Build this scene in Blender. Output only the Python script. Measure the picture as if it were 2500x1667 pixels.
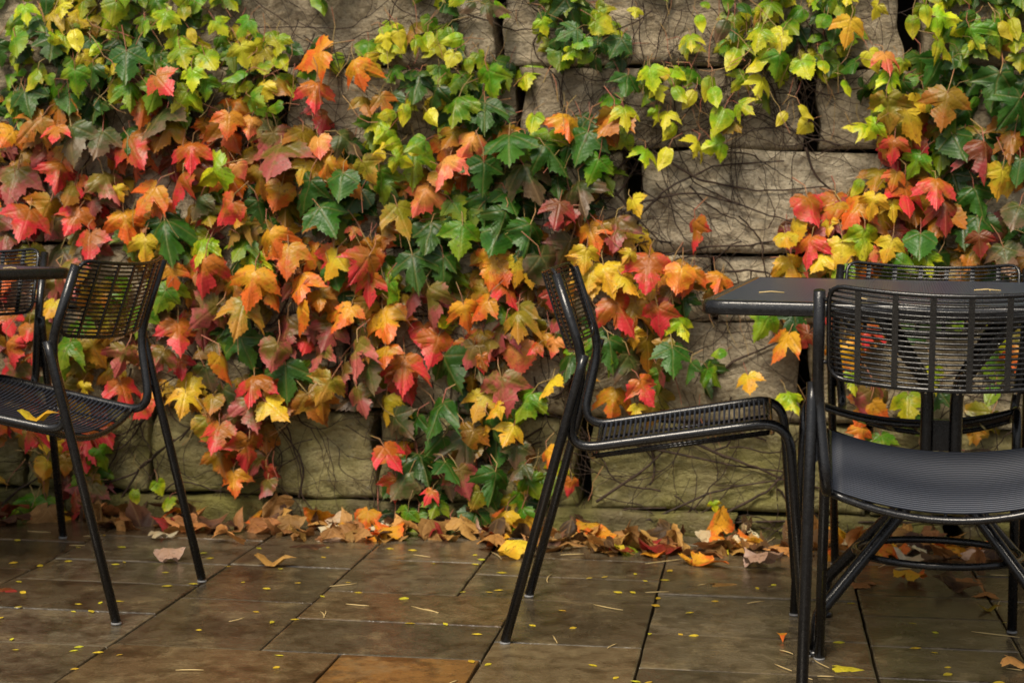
import bpy, math, random
from math import sin, cos, pi
from mathutils import Vector, Matrix, noise
random.seed(7)
RND = random.Random(11)
# ------------------------------------------------------------------ camera
FPX, PITCH, ROLL, CAMH, GYAW = 4464.3, 0.0752, 0.0120, 0.9859, 0.1325
scn = bpy.context.scene
for o in list(bpy.data.objects): bpy.data.objects.remove(o)
COL = scn.collection
cam_d = bpy.data.cameras.new('camera'); cam = bpy.data.objects.new('camera', cam_d); COL.objects.link(cam)
cam_d.sensor_width = 36.0; cam_d.lens = FPX/2500*36; cam_d.clip_end = 500; cam_d.clip_start = .05
cp_, sp_, cr_, sr_ = cos(PITCH), sin(PITCH), cos(ROLL), sin(ROLL)
Vup = Vector((0, sp_, cp_)); Fwd = Vector((0, cp_, -sp_)); Xv = Vector((1, 0, 0))
CR = Xv*cr_ + Vup*sr_; CU = -Xv*sr_ + Vup*cr_
m = Matrix((CR, CU, -Fwd)).transposed().to_4x4(); m.translation = (0, 0, CAMH)
cam.matrix_world = m
scn.camera = cam
cam_d.dof.use_dof = True; cam_d.dof.focus_distance = 3.75; cam_d.dof.aperture_fstop = 7.0
# ------------------------------------------------------------------ world, sun, exposure
SUN_EL, SUN_AZ = math.radians(52), math.radians(205)     # azimuth clockwise from +Y: behind the camera
w = bpy.data.worlds.new('World'); scn.world = w; w.use_nodes = True
nt = w.node_tree; nt.nodes.clear()
sky = nt.nodes.new('ShaderNodeTexSky'); sky.sky_type = 'NISHITA'; sky.sun_disc = False
sky.sun_elevation = SUN_EL; sky.sun_rotation = SUN_AZ; sky.dust_density = 4; sky.air_density = 1.0
hs = nt.nodes.new('ShaderNodeHueSaturation'); hs.inputs['Saturation'].default_value = .2
bg = nt.nodes.new('ShaderNodeBackground'); bg.inputs['Strength'].default_value = .052
wo = nt.nodes.new('ShaderNodeOutputWorld')
nt.links.new(sky.outputs[0], hs.inputs['Color']); nt.links.new(hs.outputs[0], bg.inputs['Color']); nt.links.new(bg.outputs[0], wo.inputs['Surface'])
sl = bpy.data.lights.new('sun', 'SUN'); so = bpy.data.objects.new('sun', sl); COL.objects.link(so)
sl.energy = 1.5; sl.angle = math.radians(22); sl.color = (1, .87, .68)
sd = Vector((sin(SUN_AZ)*cos(SUN_EL), cos(SUN_AZ)*cos(SUN_EL), sin(SUN_EL)))
so.rotation_euler = sd.to_track_quat('Z', 'Y').to_euler()
scn.view_settings.view_transform = 'Standard'; scn.view_settings.look = 'None'
scn.view_settings.gamma = 1; scn.view_settings.use_curve_mapping = False
scn.view_settings.exposure = 0.97
scn.render.engine = 'CYCLES'

# ------------------------------------------------------------------ coordinates
EV = Vector((cos(GYAW), -sin(GYAW), 0)); DV = Vector((sin(GYAW), cos(GYAW), 0)); NV = -DV; ZV = Vector((0, 0, 1))
WALL = 5.47
def ray(vx, vy):                       # photo position (2352 px wide) -> direction
    a = (vx*2500/2352 - 1250)/FPX; b = -(vy*2500/2352 - 833.5)/FPX
    return CR*a + CU*b + Fwd
CAM = Vector((0, 0, CAMH))
def on_wall(vx, vy, off=0.0):
    d = ray(vx, vy); t = (WALL - off - CAM.dot(DV))/d.dot(DV)
    return CAM + d*t
def on_ground(vx, vy, z=0.0):
    d = ray(vx, vy); t = (z - CAMH)/d.z
    return CAM + d*t
def sz(vx, vy):
    p = on_wall(vx, vy); return p.dot(EV), p.z
def G2W(gx, gy, z=0): return EV*gx + DV*gy + ZV*z
def nat(x, y): return x*.9408, y*.9408

# ------------------------------------------------------------------ object helpers
def tag(o, label=None, cat=None, group=None, kind=None):
    if label: o['label'] = label
    if cat: o['category'] = cat
    if group: o['group'] = group
    if kind: o['kind'] = kind
    return o
def empty(name, loc, rz=0):
    o = bpy.data.objects.new(name, None); COL.objects.link(o); o.location = loc; o.rotation_euler = (0, 0, rz)
    o.empty_display_size = .1
    return o
def mk(name, me, parent=None, loc=None):
    o = bpy.data.objects.new(name, me); COL.objects.link(o)
    if parent: o.parent = parent
    if loc is not None: o.location = loc
    return o
def mesh(name, V, F, mat, smooth=True, auto=None):
    me = bpy.data.meshes.new(name); me.from_pydata([tuple(v) for v in V], [], F); me.update()
    if mat is not None:
        for m_ in (mat if isinstance(mat, (list, tuple)) else [mat]): me.materials.append(m_)
    if smooth: me.polygons.foreach_set('use_smooth', [True]*len(me.polygons))
    return me
def fillet(pts, rad, seg=6):
    pts = [Vector(p) for p in pts]; out = [pts[0]]
    for i in range(1, len(pts)-1):
        a, b, c = pts[i-1], pts[i], pts[i+1]; r = rad[i-1] if isinstance(rad, (list, tuple)) else rad
        u = (a-b); v = (c-b); r1 = min(r, u.length*.48, v.length*.48)
        if r1 < 1e-4: out.append(b); continue
        p0 = b + u.normalized()*r1; p2 = b + v.normalized()*r1
        for k in range(seg+1):
            t = k/seg; out.append(p0*(1-t)**2 + b*2*t*(1-t) + p2*t*t)
    out.append(pts[-1]); return out
def tube(pts, r, n=8, cap=True, V=None, F=None, close=False):
    if V is None: V, F = [], []
    pts = [Vector(p) for p in pts]; N = len(pts); base = len(V)
    T0 = None; nrm = None
    for i, p in enumerate(pts):
        if close: t = (pts[(i+1) % N] - pts[i-1]).normalized()
        else: t = (pts[min(i+1, N-1)] - pts[max(i-1, 0)]).normalized()
        if nrm is None:
            a = Vector((0, 0, 1)) if abs(t.z) < .9 else Vector((1, 0, 0))
            nrm = (a - t*a.dot(t)).normalized()
        else: nrm = (nrm - t*nrm.dot(t)).normalized()
        bn = t.cross(nrm); rr = r[i] if isinstance(r, (list, tuple)) else r
        for k in range(n):
            a = 2*pi*k/n; V.append(p + nrm*cos(a)*rr + bn*sin(a)*rr)
    M = N if close else N-1
    for i in range(M):
        for k in range(n):
            a = base+i*n+k; b = base+i*n+(k+1) % n; j = (i+1) % N
            F.append((a, b, base+j*n+(k+1) % n, base+j*n+k))
    if cap and not close:
        F.append(tuple(base+k for k in range(n))[::-1]); F.append(tuple(base+(N-1)*n+k for k in range(n)))
    return V, F
def box(V, F, c, sx, sy, sz_, R=None):
    b = len(V)
    for dx in (-1, 1):
        for dy in (-1, 1):
            for dz in (-1, 1):
                q = Vector((dx*sx/2, dy*sy/2, dz*sz_/2))
                if R: q = R @ q
                V.append(Vector(c)+q)
    for f in ((0,1,3,2),(4,6,7,5),(0,4,5,1),(2,3,7,6),(0,2,6,4),(1,5,7,3)): F.append(tuple(b+i for i in f))
    return V, F

# ------------------------------------------------------------------ materials
def nmat(name):
    m_ = bpy.data.materials.new(name); m_.use_nodes = True; t = m_.node_tree
    return m_, t, t.nodes['Principled BSDF']
class NB:
    def __init__(s, t): s.t = t
    def n(s, ty, ins=None, **kw):
        x = s.t.nodes.new(ty)
        for k, v in kw.items(): setattr(x, k, v)
        for k, v in (ins or {}).items():
            if hasattr(v, 'is_linked') or isinstance(v, bpy.types.NodeSocket): s.t.links.new(v, x.inputs[k])
            else: x.inputs[k].default_value = v
        return x
    def math(s, op, a, b=None, clamp=False):
        x = s.n('ShaderNodeMath', operation=op, use_clamp=clamp)
        for i, v in enumerate((a, b)):
            if v is None: continue
            if isinstance(v, bpy.types.NodeSocket): s.t.links.new(v, x.inputs[i])
            else: x.inputs[i].default_value = v
        return x.outputs[0]
    def mix(s, f, a, b, mode='MIX'):
        x = s.n('ShaderNodeMix', data_type='RGBA', blend_type=mode)
        for i, v in ((0, f), (6, a), (7, b)):
            if isinstance(v, bpy.types.NodeSocket): s.t.links.new(v, x.inputs[i])
            else: x.inputs[i].default_value = (v if i == 0 else (*v, 1) if len(v) == 3 else v)
        return x.outputs[2]
    def ramp(s, f, stops):
        x = s.n('ShaderNodeValToRGB', {0: f}); e = x.color_ramp.elements
        while len(e) < len(stops): e.new(.5)
        for q, (p, c) in zip(e, stops): q.position = p; q.color = (*c, 1) if len(c) == 3 else c
        return x.outputs[0]
def noise_node(b, vec, scale, detail=4, rough=.55, out=0, **k):
    return b.n('ShaderNodeTexNoise', {'Vector': vec, 'Scale': scale, 'Detail': detail, 'Roughness': rough}, **k).outputs[out]

# black powder coated metal, wet
M_BLACK, t, P = nmat('black_metal'); b = NB(t)
tc = b.n('ShaderNodeTexCoord').outputs['Object']
n1 = noise_node(b, tc, 90, 3); n2 = b.n('ShaderNodeTexVoronoi', {'Vector': b.n('ShaderNodeNewGeometry').outputs['Position'], 'Scale': 210.0}).outputs['Distance']
t.links.new(b.ramp(n1, [(.3, (.005, .005, .006)), (.75, (.012, .0115, .012))]), P.inputs['Base Color'])
t.links.new(b.ramp(n1, [(.3, (.16,)*3), (.7, (.34,)*3)]), P.inputs['Roughness'])
bp = b.n('ShaderNodeBump', {'Height': b.math('ADD', b.math('MINIMUM', n2, .34), b.math('MULTIPLY', n1, .5)), 'Strength': .45, 'Distance': .0016}, invert=True); t.links.new(bp.outputs[0], P.inputs['Normal'])
P.inputs['Specular IOR Level'].default_value = .5
P.inputs['Coat Weight'].default_value = .25; P.inputs['Coat Roughness'].default_value = .12
M_SEAT, t, P = nmat('seat_metal_sheen'); b = NB(t)
P.inputs['Base Color'].default_value = (.026, .033, .052, 1); P.inputs['Roughness'].default_value = .5  # bluish base colour stands in for sky reflected on the black rods
P.inputs['Coat Weight'].default_value = .12; P.inputs['Coat Roughness'].default_value = .25
M_TOP, t, P = nmat('wet_tabletop_sheen'); P.inputs['Base Color'].default_value = (.045, .060, .095, 1); P.inputs['Roughness'].default_value = .34  # sky sheen on the wet black top painted in as a bluish base colour
M_CAP, t, P = nmat('foot_plastic'); P.inputs['Base Color'].default_value = (.25, .25, .25, 1); P.inputs['Roughness'].default_value = .5
M_DROP, t, P = nmat('water_drop'); P.inputs['Base Color'].default_value = (1, 1, 1, 1); P.inputs['Roughness'].default_value = .02
P.inputs['Transmission Weight'].default_value = 1; P.inputs['IOR'].default_value = 1.33

# paver
def paver_mat():
    m_, t, P = nmat('wet_paver'); b = NB(t)
    pos = b.n('ShaderNodeNewGeometry').outputs['Position']
    oi = b.n('ShaderNodeObjectInfo')
    mp = b.n('ShaderNodeMapping', {'Vector': pos, 'Scale': (1, .85, 1)}).outputs[0]
    mp2 = b.n('ShaderNodeVectorMath', {0: mp, 1: b.n('ShaderNodeCombineXYZ', {'X': b.math('MULTIPLY', oi.outputs['Random'], 37.)}).outputs[0]}, operation='ADD').outputs[0]
    n1 = noise_node(b, mp2, 3.2, 6, .62); n2 = noise_node(b, mp2, 22, 5, .6); n3 = noise_node(b, pos, 260, 2)
    c = b.mix(b.math('MULTIPLY', n1, .9, True), oi.outputs['Color'], b.mix(1.0, oi.outputs['Color'], (.30, .27, .26), 'MULTIPLY'))
    c = b.mix(b.ramp(n2, [(.40, (0,)*3), (.62, (.7,)*3)]), c, b.mix(1.0, c, (.42, .36, .30), 'MULTIPLY'))
    c = b.mix(b.ramp(n3, [(.4, (0,)*3), (.7, (.3,)*3)]), c, (.24, .19, .12))
    c = b.mix(b.ramp(noise_node(b, mp2, 7.5, 7, .7), [(.52, (0,)*3), (.70, (.6,)*3)]), c, (.30, .23, .12))
    st = noise_node(b, b.n('ShaderNodeMapping', {'Vector': mp2, 'Scale': (1.0, 1.0, 1)}).outputs[0], 5.5, 5, .65)
    c = b.mix(b.ramp(st, [(.50, (0,)*3), (.62, (.75,)*3)]), c, b.mix(1.0, c, (.35, .33, .33), 'MULTIPLY'))
    t.links.new(c, P.inputs['Base Color'])
    wet = noise_node(b, mp, 2.3, 5, .6)
    t.links.new(b.ramp(wet, [(.34, (.10,)*3), (.52, (.22,)*3), (.75, (.42,)*3)]), P.inputs['Roughness'])
    h = b.math('ADD', b.math('MULTIPLY', n2, .8), b.math('MULTIPLY', noise_node(b, mp2, 70, 3), .25))
    bp = b.n('ShaderNodeBump', {'Height': h, 'Strength': .55, 'Distance': .008}); t.links.new(bp.outputs[0], P.inputs['Normal'])
    P.inputs['Specular IOR Level'].default_value = .5
    return m_
M_PAVER = paver_mat()
M_BED, t, P = nmat('joint_sand'); b = NB(t)
pos = b.n('ShaderNodeNewGeometry').outputs['Position']
t.links.new(b.ramp(noise_node(b, pos, 120, 4), [(.35, (.03, .022, .012)), (.7, (.13, .095, .05))]), P.inputs['Base Color']); P.inputs['Roughness'].default_value = .8

def stone_mat():
    m_, t, P = nmat('split_stone'); b = NB(t)
    pos = b.n('ShaderNodeNewGeometry').outputs['Position']; oi = b.n('ShaderNodeObjectInfo')
    off = b.n('ShaderNodeCombineXYZ', {'X': b.math('MULTIPLY', oi.outputs['Random'], 23.), 'Y': b.math('MULTIPLY', oi.outputs['Random'], 11.)}).outputs[0]
    p2 = b.n('ShaderNodeVectorMath', {0: pos, 1: off}, operation='ADD').outputs[0]
    wrp = b.n('ShaderNodeVectorMath', {0: p2, 1: b.n('ShaderNodeVectorMath', {0: b.n('ShaderNodeTexNoise', {'Vector': p2, 'Scale': 5.0, 'Detail': 3}).outputs['Color'], 1: (.16, .16, .16)}, operation='MULTIPLY').outputs[0]}, operation='ADD').outputs[0]
    gr = b.n('ShaderNodeMapping', {'Vector': wrp, 'Scale': (1, 1, 3.2)}).outputs[0]
    n1 = noise_node(b, p2, 3.2, 6, .62); n2 = noise_node(b, gr, 10, 8, .68); n3 = noise_node(b, p2, 70, 5, .7)
    crk = b.n('ShaderNodeTexVoronoi', {'Vector': b.n('ShaderNodeMapping', {'Vector': wrp, 'Scale': (1, 1, 2.2)}).outputs[0], 'Scale': 4.2}, feature='DISTANCE_TO_EDGE').outputs['Distance']
    crm = b.math('MULTIPLY', b.ramp(crk, [(.0, (.75,)*3), (.022, (0,)*3)]), b.ramp(n1, [(.45, (0,)*3), (.6, (1,)*3)]))
    c = b.mix(b.ramp(n1, [(.3, (0,)*3), (.7, (1,)*3)]), oi.outputs['Color'], b.mix(1.0, oi.outputs['Color'], (.66, .61, .54), 'MULTIPLY'))
    c = b.mix(b.ramp(n2, [(.44, (.0,)*3), (.62, (.5,)*3)]), c, b.mix(1.0, c, (.48, .43, .36), 'MULTIPLY'))
    c = b.mix(b.ramp(n3, [(.36, (.55,)*3), (.5, (0,)*3)]), c, (.12, .09, .06))
    c = b.mix(b.ramp(noise_node(b, p2, 40, 4), [(.60, (0,)*3), (.70, (.5,)*3)]), c, (.5, .45, .34))
    c = b.mix(crm, c, (.03, .022, .015))
    blo = noise_node(b, p2, 9, 6, .75)
    c = b.mix(b.ramp(blo, [(.52, (0,)*3), (.66, (.6,)*3)]), c, b.mix(1.0, c, (.38, .33, .25), 'MULTIPLY'))
    # moss / algae film near the ground
    z = b.n('ShaderNodeSeparateXYZ', {0: pos}).outputs['Z']
    mz = b.ramp(b.math('ADD', z, b.math('MULTIPLY', noise_node(b, pos, 3.5, 5, .6), .55)), [(.36, (.85,)*3), (.88, (0,)*3)])
    c = b.mix(b.math('MULTIPLY', mz, b.ramp(noise_node(b, pos, 6, 5), [(.35, (.25,)*3), (.65, (1,)*3)])), c, (.24, .225, .045))
    t.links.new(c, P.inputs['Base Color'])
    P.inputs['Roughness'].default_value = .72
    h = b.math('ADD', b.math('MULTIPLY', n2, .7), b.math('MULTIPLY', n3, .4))
    bp = b.n('ShaderNodeBump', {'Height': h, 'Strength': 1.0, 'Distance': .030}); t.links.new(bp.outputs[0], P.inputs['Normal'])
    return m_
M_STONE = stone_mat()
M_CORE, t, P = nmat('dark_core'); P.inputs['Base Color'].default_value = (.02, .016, .012, 1); P.inputs['Roughness'].default_value = .95
M_VINE, t, P = nmat('vine_bark'); b = NB(t)
pos = b.n('ShaderNodeNewGeometry').outputs['Position']
t.links.new(b.ramp(noise_node(b, pos, 60, 3), [(.35, (.02, .011, .006)), (.7, (.075, .042, .024))]), P.inputs['Base Color']); P.inputs['Roughness'].default_value = .7
M_TWIG, t, P = nmat('pale_stalk'); b = NB(t)
pos = b.n('ShaderNodeNewGeometry').outputs['Position']
t.links.new(b.ramp(noise_node(b, pos, 9, 2), [(.4, (.42, .30, .10)), (.6, (.42, .13, .08))]), P.inputs['Base Color']); P.inputs['Roughness'].default_value = .5
M_NEEDLE, t, P = nmat('pale_needle'); P.inputs['Base Color'].default_value = (.62, .46, .2, 1); P.inputs['Roughness'].default_value = .5

def leaf_mat(name, stuff, dry=False):
    m_, t, P = nmat(name); b = NB(t)
    uv = b.n('ShaderNodeUVMap').outputs[0]; pos = b.n('ShaderNodeNewGeometry').outputs['Position']
    if stuff:
        A = b.n('ShaderNodeAttribute', attribute_name='ca').outputs['Color']; B = b.n('ShaderNodeAttribute', attribute_name='cb').outputs['Color']
    else:
        A = b.n('ShaderNodeObjectInfo').outputs['Color']; B = b.n('ShaderNodeAttribute', attribute_name='cb', attribute_type='OBJECT').outputs['Color']
    sx = b.n('ShaderNodeSeparateXYZ', {0: uv}); x = b.math('ABSOLUTE', sx.outputs[0]); y = sx.outputs[1]
    r = b.math('SQRT', b.math('ADD', b.math('MULTIPLY', x, x), b.math('MULTIPLY', y, y)))
    n1 = noise_node(b, pos, 34, 5, .65); n2 = noise_node(b, pos, 15, 2)
    f = b.math('ADD', b.math('MULTIPLY', r, 1.1), b.math('MULTIPLY', b.math('SUBTRACT', n1, .5), 1.5))
    f = b.math('ADD', f, b.math('MULTIPLY', b.math('SUBTRACT', n2, .5), 1.3))
    c = b.mix(b.ramp(f, [(.30, (0,)*3), (.72, (1,)*3)]), A, B)
    # veins, lighter ribs
    v1 = x
    v2 = b.math('ABSOLUTE', b.math('ADD', b.math('MULTIPLY', x, .42), b.math('MULTIPLY', y, .907)))
    v3 = b.math('ABSOLUTE', b.math('ADD', b.math('MULTIPLY', x, -.45), b.math('MULTIPLY', y, .89)))
    v = b.math('MINIMUM', b.math('MINIMUM', v1, v2), v3)
    side = b.n('ShaderNodeTexWave', {'Vector': b.n('ShaderNodeCombineXYZ', {'X': b.math('SUBTRACT', y, b.math('MULTIPLY', x, .9)), 'Y': 0.0, 'Z': 0.0}).outputs[0], 'Scale': 2.6, 'Distortion': 2.5, 'Detail Scale': 3.0}).outputs['Fac']
    vm = b.ramp(v, [(.008, (.5,)*3), (.03, (0,)*3)])
    c = b.mix(vm, c, b.mix(.5, b.mix(1.0, c, (1.5, 1.4, 1.3), 'MULTIPLY'), (.35, .22, .08)))
    # specks and brown blotches
    sp = noise_node(b, pos, 75, 3, .6)
    c = b.mix(b.ramp(sp, [(.60, (0,)*3), (.70, (.6,)*3)]), c, (.09, .045, .015))
    c = b.mix(b.ramp(noise_node(b, pos, 28, 5, .7), [(.60, (0,)*3), (.67, (.6,)*3)]), c, b.mix(1.0, c, (.45, .32, .3), 'MULTIPLY'))
    hv = noise_node(b, pos, 140, 2)
    c = b.mix(b.math('MULTIPLY', hv, .4), c, b.mix(1.0, c, (.6, .6, .6), 'MULTIPLY'))
    t.links.new(c, P.inputs['Base Color'])
    t.links.new(b.ramp(n1, [(.3, ((.5,)*3 if dry else (.30,)*3)), (.7, ((.7,)*3 if dry else (.52,)*3))]), P.inputs['Roughness'])
    P.inputs['Specular IOR Level'].default_value = .3 if dry else .42
    h = b.math('ADD', b.math('MULTIPLY', b.ramp(v, [(0, (0,)*3), (.06, (1,)*3)]), .6), b.math('ADD', b.math('MULTIPLY', side, .10), b.math('MULTIPLY', n1, .7)))
    bp = b.n('ShaderNodeBump', {'Height': h, 'Strength': .5, 'Distance': .005}); t.links.new(bp.outputs[0], P.inputs['Normal'])
    tr = b.n('ShaderNodeBsdfTranslucent', {'Color': c}); mx = b.n('ShaderNodeMixShader', {0: .14, 1: P.outputs[0], 2: tr.outputs[0]})
    out = [n_ for n_ in t.nodes if n_.type == 'OUTPUT_MATERIAL'][0]; t.links.new(mx.outputs[0], out.inputs['Surface'])
    return m_
M_LEAF = leaf_mat('leaf_single', False); M_LEAFS = leaf_mat('leaf_mass', True)
M_DRY = leaf_mat('dry_leaf_single', False, True); M_DRYS = leaf_mat('dry_leaf_mass', True, True)

# ------------------------------------------------------------------ leaf shapes
def outline(kind, rnd):
    if kind == 'lobed':
        d = rnd.uniform(-.04, .06); t_ = rnd.uniform(-.10, .08)
        h = [(.0, .0), (.07, .11), (.17, .20), (.28, .19), (.36, .11), (.47, .09), (.54, -.02), (.60, -.12+t_*.4), (.71, -.27+t_), (.58, -.28+t_*.6), (.47, -.33+t_*.3), (.36-d*.5, -.33), (.27-d, -.36-d*.5),
             (.32, -.47), (.34, -.57), (.25, -.64), (.20, -.76), (.11, -.86), (.0, -1.03)]
    elif kind == 'deep':
        t_ = rnd.uniform(-.12, .05)
        h = [(0, 0), (.06, .10), (.17, .17), (.27, .13), (.36, .12), (.47, .02), (.56, -.14), (.66, -.28+t_), (.71, -.46+t_), (.55, -.42+t_*.6), (.42, -.42), (.30, -.38), (.19, -.38),
             (.25, -.52), (.29, -.63), (.21, -.74), (.15, -.86), (.07, -.96), (0, -1.1)]
    elif kind == 'shallow':
        h = [(.0, .0), (.12, .15), (.27, .19), (.41, .12), (.50, -.02), (.56, -.16), (.50, -.26), (.47, -.38), (.38, -.46), (.36, -.56), (.25, -.66), (.17, -.76), (.08, -.84), (0, -.95)]
    elif kind == 'heart':
        h = [(0, 0), (.12, .12), (.28, .12), (.40, .0), (.44, -.18), (.38, -.38), (.26, -.58), (.13, -.78), (0, -1.0)]
    elif kind == 'ovate':
        h = [(0, 0), (.14, .02), (.26, -.12), (.31, -.3), (.28, -.5), (.19, -.7), (.09, -.86), (0, -1.0)]
    if kind in ('lobed', 'shallow', 'deep'):
        h2 = []
        for i, p in enumerate(h):
            h2.append(p)
            if 1 < i < len(h)-1:
                q = h[i+1]; mx_, my_ = (p[0]+q[0])/2, (p[1]+q[1])/2
                k = rnd.uniform(.90, .965); h2.append((mx_*k, my_*k - .2*(1-k)))
        h = h2
    L = [(-x*rnd.uniform(.95, 1.04), y+rnd.uniform(-.015, .015)) for x, y in h[1:-1]][::-1]
    R = [(x*rnd.uniform(.95, 1.04), y+rnd.uniform(-.015, .015)) for x, y in h]
    return R + L
def leaf_geo(kind, seed, bend=1.0, petiole=True, ring=True):
    rnd = random.Random(seed)
    ol = outline(kind, rnd); n = len(ol); cx, cy = 0, -.22 if kind in ('lobed', 'shallow', 'deep') else -.4
    fold = rnd.uniform(.12, .5)*bend; droop = rnd.uniform(-.05, .6)*bend; ph = rnd.uniform(0, 6); wv = rnd.uniform(.025, .065)*bend; tw = rnd.uniform(-.25, .25)*bend
    def zf(x, y):
        r = math.hypot(x, y)
        a = math.atan2(abs(x), -y+.001)
        lob = -.16*bend*abs(sin(a*2.0))*r
        return -fold*abs(x)**1.3 - droop*r*r*.6 + wv*sin(9*x+ph)*r + wv*cos(11*y+ph) + tw*x*y*1.2 + lob
    V = []; F = []; UV = []
    V.append((cx, cy, zf(cx, cy)+.02)); UV.append((cx, cy))
    for k in ((.5, 1.0) if ring else (1.0,)):
        for x, y in ol:
            X, Y = cx+(x-cx)*k, cy+(y-cy)*k
            V.append((X, Y, zf(X, Y))); UV.append((X, Y))
    for i in range(n):
        F.append((0, 1+i, 1+(i+1) % n))
        if ring: F.append((1+i, 1+n+i, 1+n+(i+1) % n, 1+(i+1) % n))
    nb = len(F)
    F = [f[::-1] for f in F]
    if petiole:
        L = rnd.uniform(.5, .95); sx_ = rnd.uniform(-.25, .25)
        pts = [(0, -.02, zf(0, 0)+.005), (sx_*.3, L*.4, .10), (sx_, L, -.22)]
        VV = [Vector(v) for v in V]; tube(pts, .017, 3, False, VV, F); V = [tuple(v) for v in VV]
        UV += [(0, .3)]*(len(V)-len(UV))
    return V, F, UV, nb
def curled_geo(kind, seed):
    rnd = random.Random(seed); V, F, UV, nb = leaf_geo(kind, seed, 1.9, False)
    R_ = rnd.uniform(.32, .95); ax = rnd.uniform(-.9, .9); out = []
    for x, y, z in V:
        y += .4
        u = x*cos(ax)+y*sin(ax); v_ = -x*sin(ax)+y*cos(ax)
        th = u/R_*rnd.uniform(.98, 1.02)
        U = sin(th)*(R_+z*.5); Z = R_-cos(th)*(R_) + z*.6 + .12*sin(v_*6+seed)+.25*v_*v_
        out.append((U*cos(ax)-v_*sin(ax), U*sin(ax)+v_*cos(ax), Z))
    return out, F, UV, nb
def leaf_mesh(name, geo, mats):
    V, F, UV, nb = geo
    me = mesh(name, V, F, mats); uvl = me.uv_layers.new(name='UVMap')
    for p in me.polygons:
        if p.index >= nb: p.material_index = 1
        for li in p.loop_indices: uvl.data[li].uv = UV[me.loops[li].vertex_index]
    return me
KINDS = ['lobed']*7+['deep']*5+['shallow']*2
GEO_BIG = [leaf_geo(k, 100+i, (.65, .9, 1.25)[i % 3]) for i, k in enumerate(KINDS)]
GEO_SML = [leaf_geo(k, 200+i, .85) for i, k in enumerate(['heart', 'ovate', 'lobed', 'ovate', 'shallow', 'deep', 'ovate', 'lobed'])]
GEO_CUR = [curled_geo(k, 300+i) for i, k in enumerate(['lobed', 'shallow', 'deep', 'shallow', 'heart', 'lobed', 'ovate', 'lobed', 'deep', 'lobed', 'shallow', 'deep'])]
ME_BIG = [leaf_mesh('leaf_blade', g_, [M_LEAF, M_TWIG]) for g_ in GEO_BIG]
ME_SML = [leaf_mesh('small_leaf_blade', g_, [M_LEAF, M_TWIG]) for g_ in GEO_SML]
ME_CUR = [leaf_mesh('curled_leaf', g_, [M_DRY, M_TWIG]) for g_ in GEO_CUR]
PAL = {  # centre colour, edge colour
 'R': ((.50, .15, .015), (.86, .05, .055)), 'S': ((.82, .36, .07), (.84, .15, .08)), 'O': ((.72, .34, .02), (.84, .15, .02)),
 'o': ((.36, .22, .012), (.56, .20, .02)), 'Y': ((.78, .56, .03), (.88, .42, .025)), 'y': ((.70, .62, .03), (.80, .64, .04)),
 'L': ((.26, .44, .008), (.64, .64, .02)), 'g': ((.09, .26, .008), (.24, .36, .012)), 'G': ((.028, .105, .008), (.055, .15, .014)),
 'K': ((.07, .10, .02), (.19, .12, .06)), 'P': ((.20, .14, .02), (.50, .10, .09)), 'T': ((.26, .23, .012), (.50, .27, .03)), 'r': ((.22, .05, .01), (.42, .035, .03)),
 'B': ((.30, .14, .04), (.48, .24, .08)), 'D': ((.07, .035, .018), (.16, .075, .03)), 'W': ((.74, .52, .32), (.80, .62, .44)), 'N': ((.62, .30, .08), (.74, .38, .11)),
}
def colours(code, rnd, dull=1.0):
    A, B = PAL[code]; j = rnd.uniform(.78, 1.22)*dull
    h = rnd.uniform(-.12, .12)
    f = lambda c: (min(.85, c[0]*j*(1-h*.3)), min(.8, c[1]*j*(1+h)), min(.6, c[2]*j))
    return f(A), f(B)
WALLM = Matrix((EV, ZV, NV)).transposed()      # leaf x -> along wall, y -> up, z -> out of the wall
def leaf_matrix(p, size, rot, tilt, yaw):
    R = WALLM @ Matrix.Rotation(yaw, 3, 'Y') @ Matrix.Rotation(-tilt, 3, 'X') @ Matrix.Rotation(rot, 3, 'Z')
    M = R.to_4x4() @ Matrix.Scale(size, 4); M.translation = p
    return M
def join_leaves(name, items, geos, mats, parent=None):
    V = []; F = []; UVf = []; CA = []; CB = []; MI = []
    for gi, M, ca, cb in items:
        gV, gF, gUV, nb = geos[gi]; base = len(V)
        V += [tuple(M @ Vector(v)) for v in gV]
        for k, f in enumerate(gF):
            F.append(tuple(base+i for i in f)); UVf += [gUV[i] for i in f]; MI.append(0 if k < nb else 1)
        CA += [(*ca, 1)]*len(gV); CB += [(*cb, 1)]*len(gV)
    me = mesh(name, V, F, mats); uvl = me.uv_layers.new(name='UVMap')
    uvl.data.foreach_set('uv', [c for u in UVf for c in u])
    me.polygons.foreach_set('material_index', MI)
    for nm, C in (('ca', CA), ('cb', CB)):
        a = me.color_attributes.new(nm, 'FLOAT_COLOR', 'POINT'); a.data.foreach_set('color', [c for u in C for c in u])
    o = mk(name, me, parent); o['kind'] = 'stuff'
    return o

# ------------------------------------------------------------------ ground and paving
V = []; F = []
for x in (-60, 60):
    for y in (-60, 60): V.append(Vector((x, y, -.03)))
F = [(0, 2, 3, 1)]
ground = mk('ground', mesh('ground', V, F, M_BED, False)); tag(ground, 'sandy ground under the patio paving', kind='structure')
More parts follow.
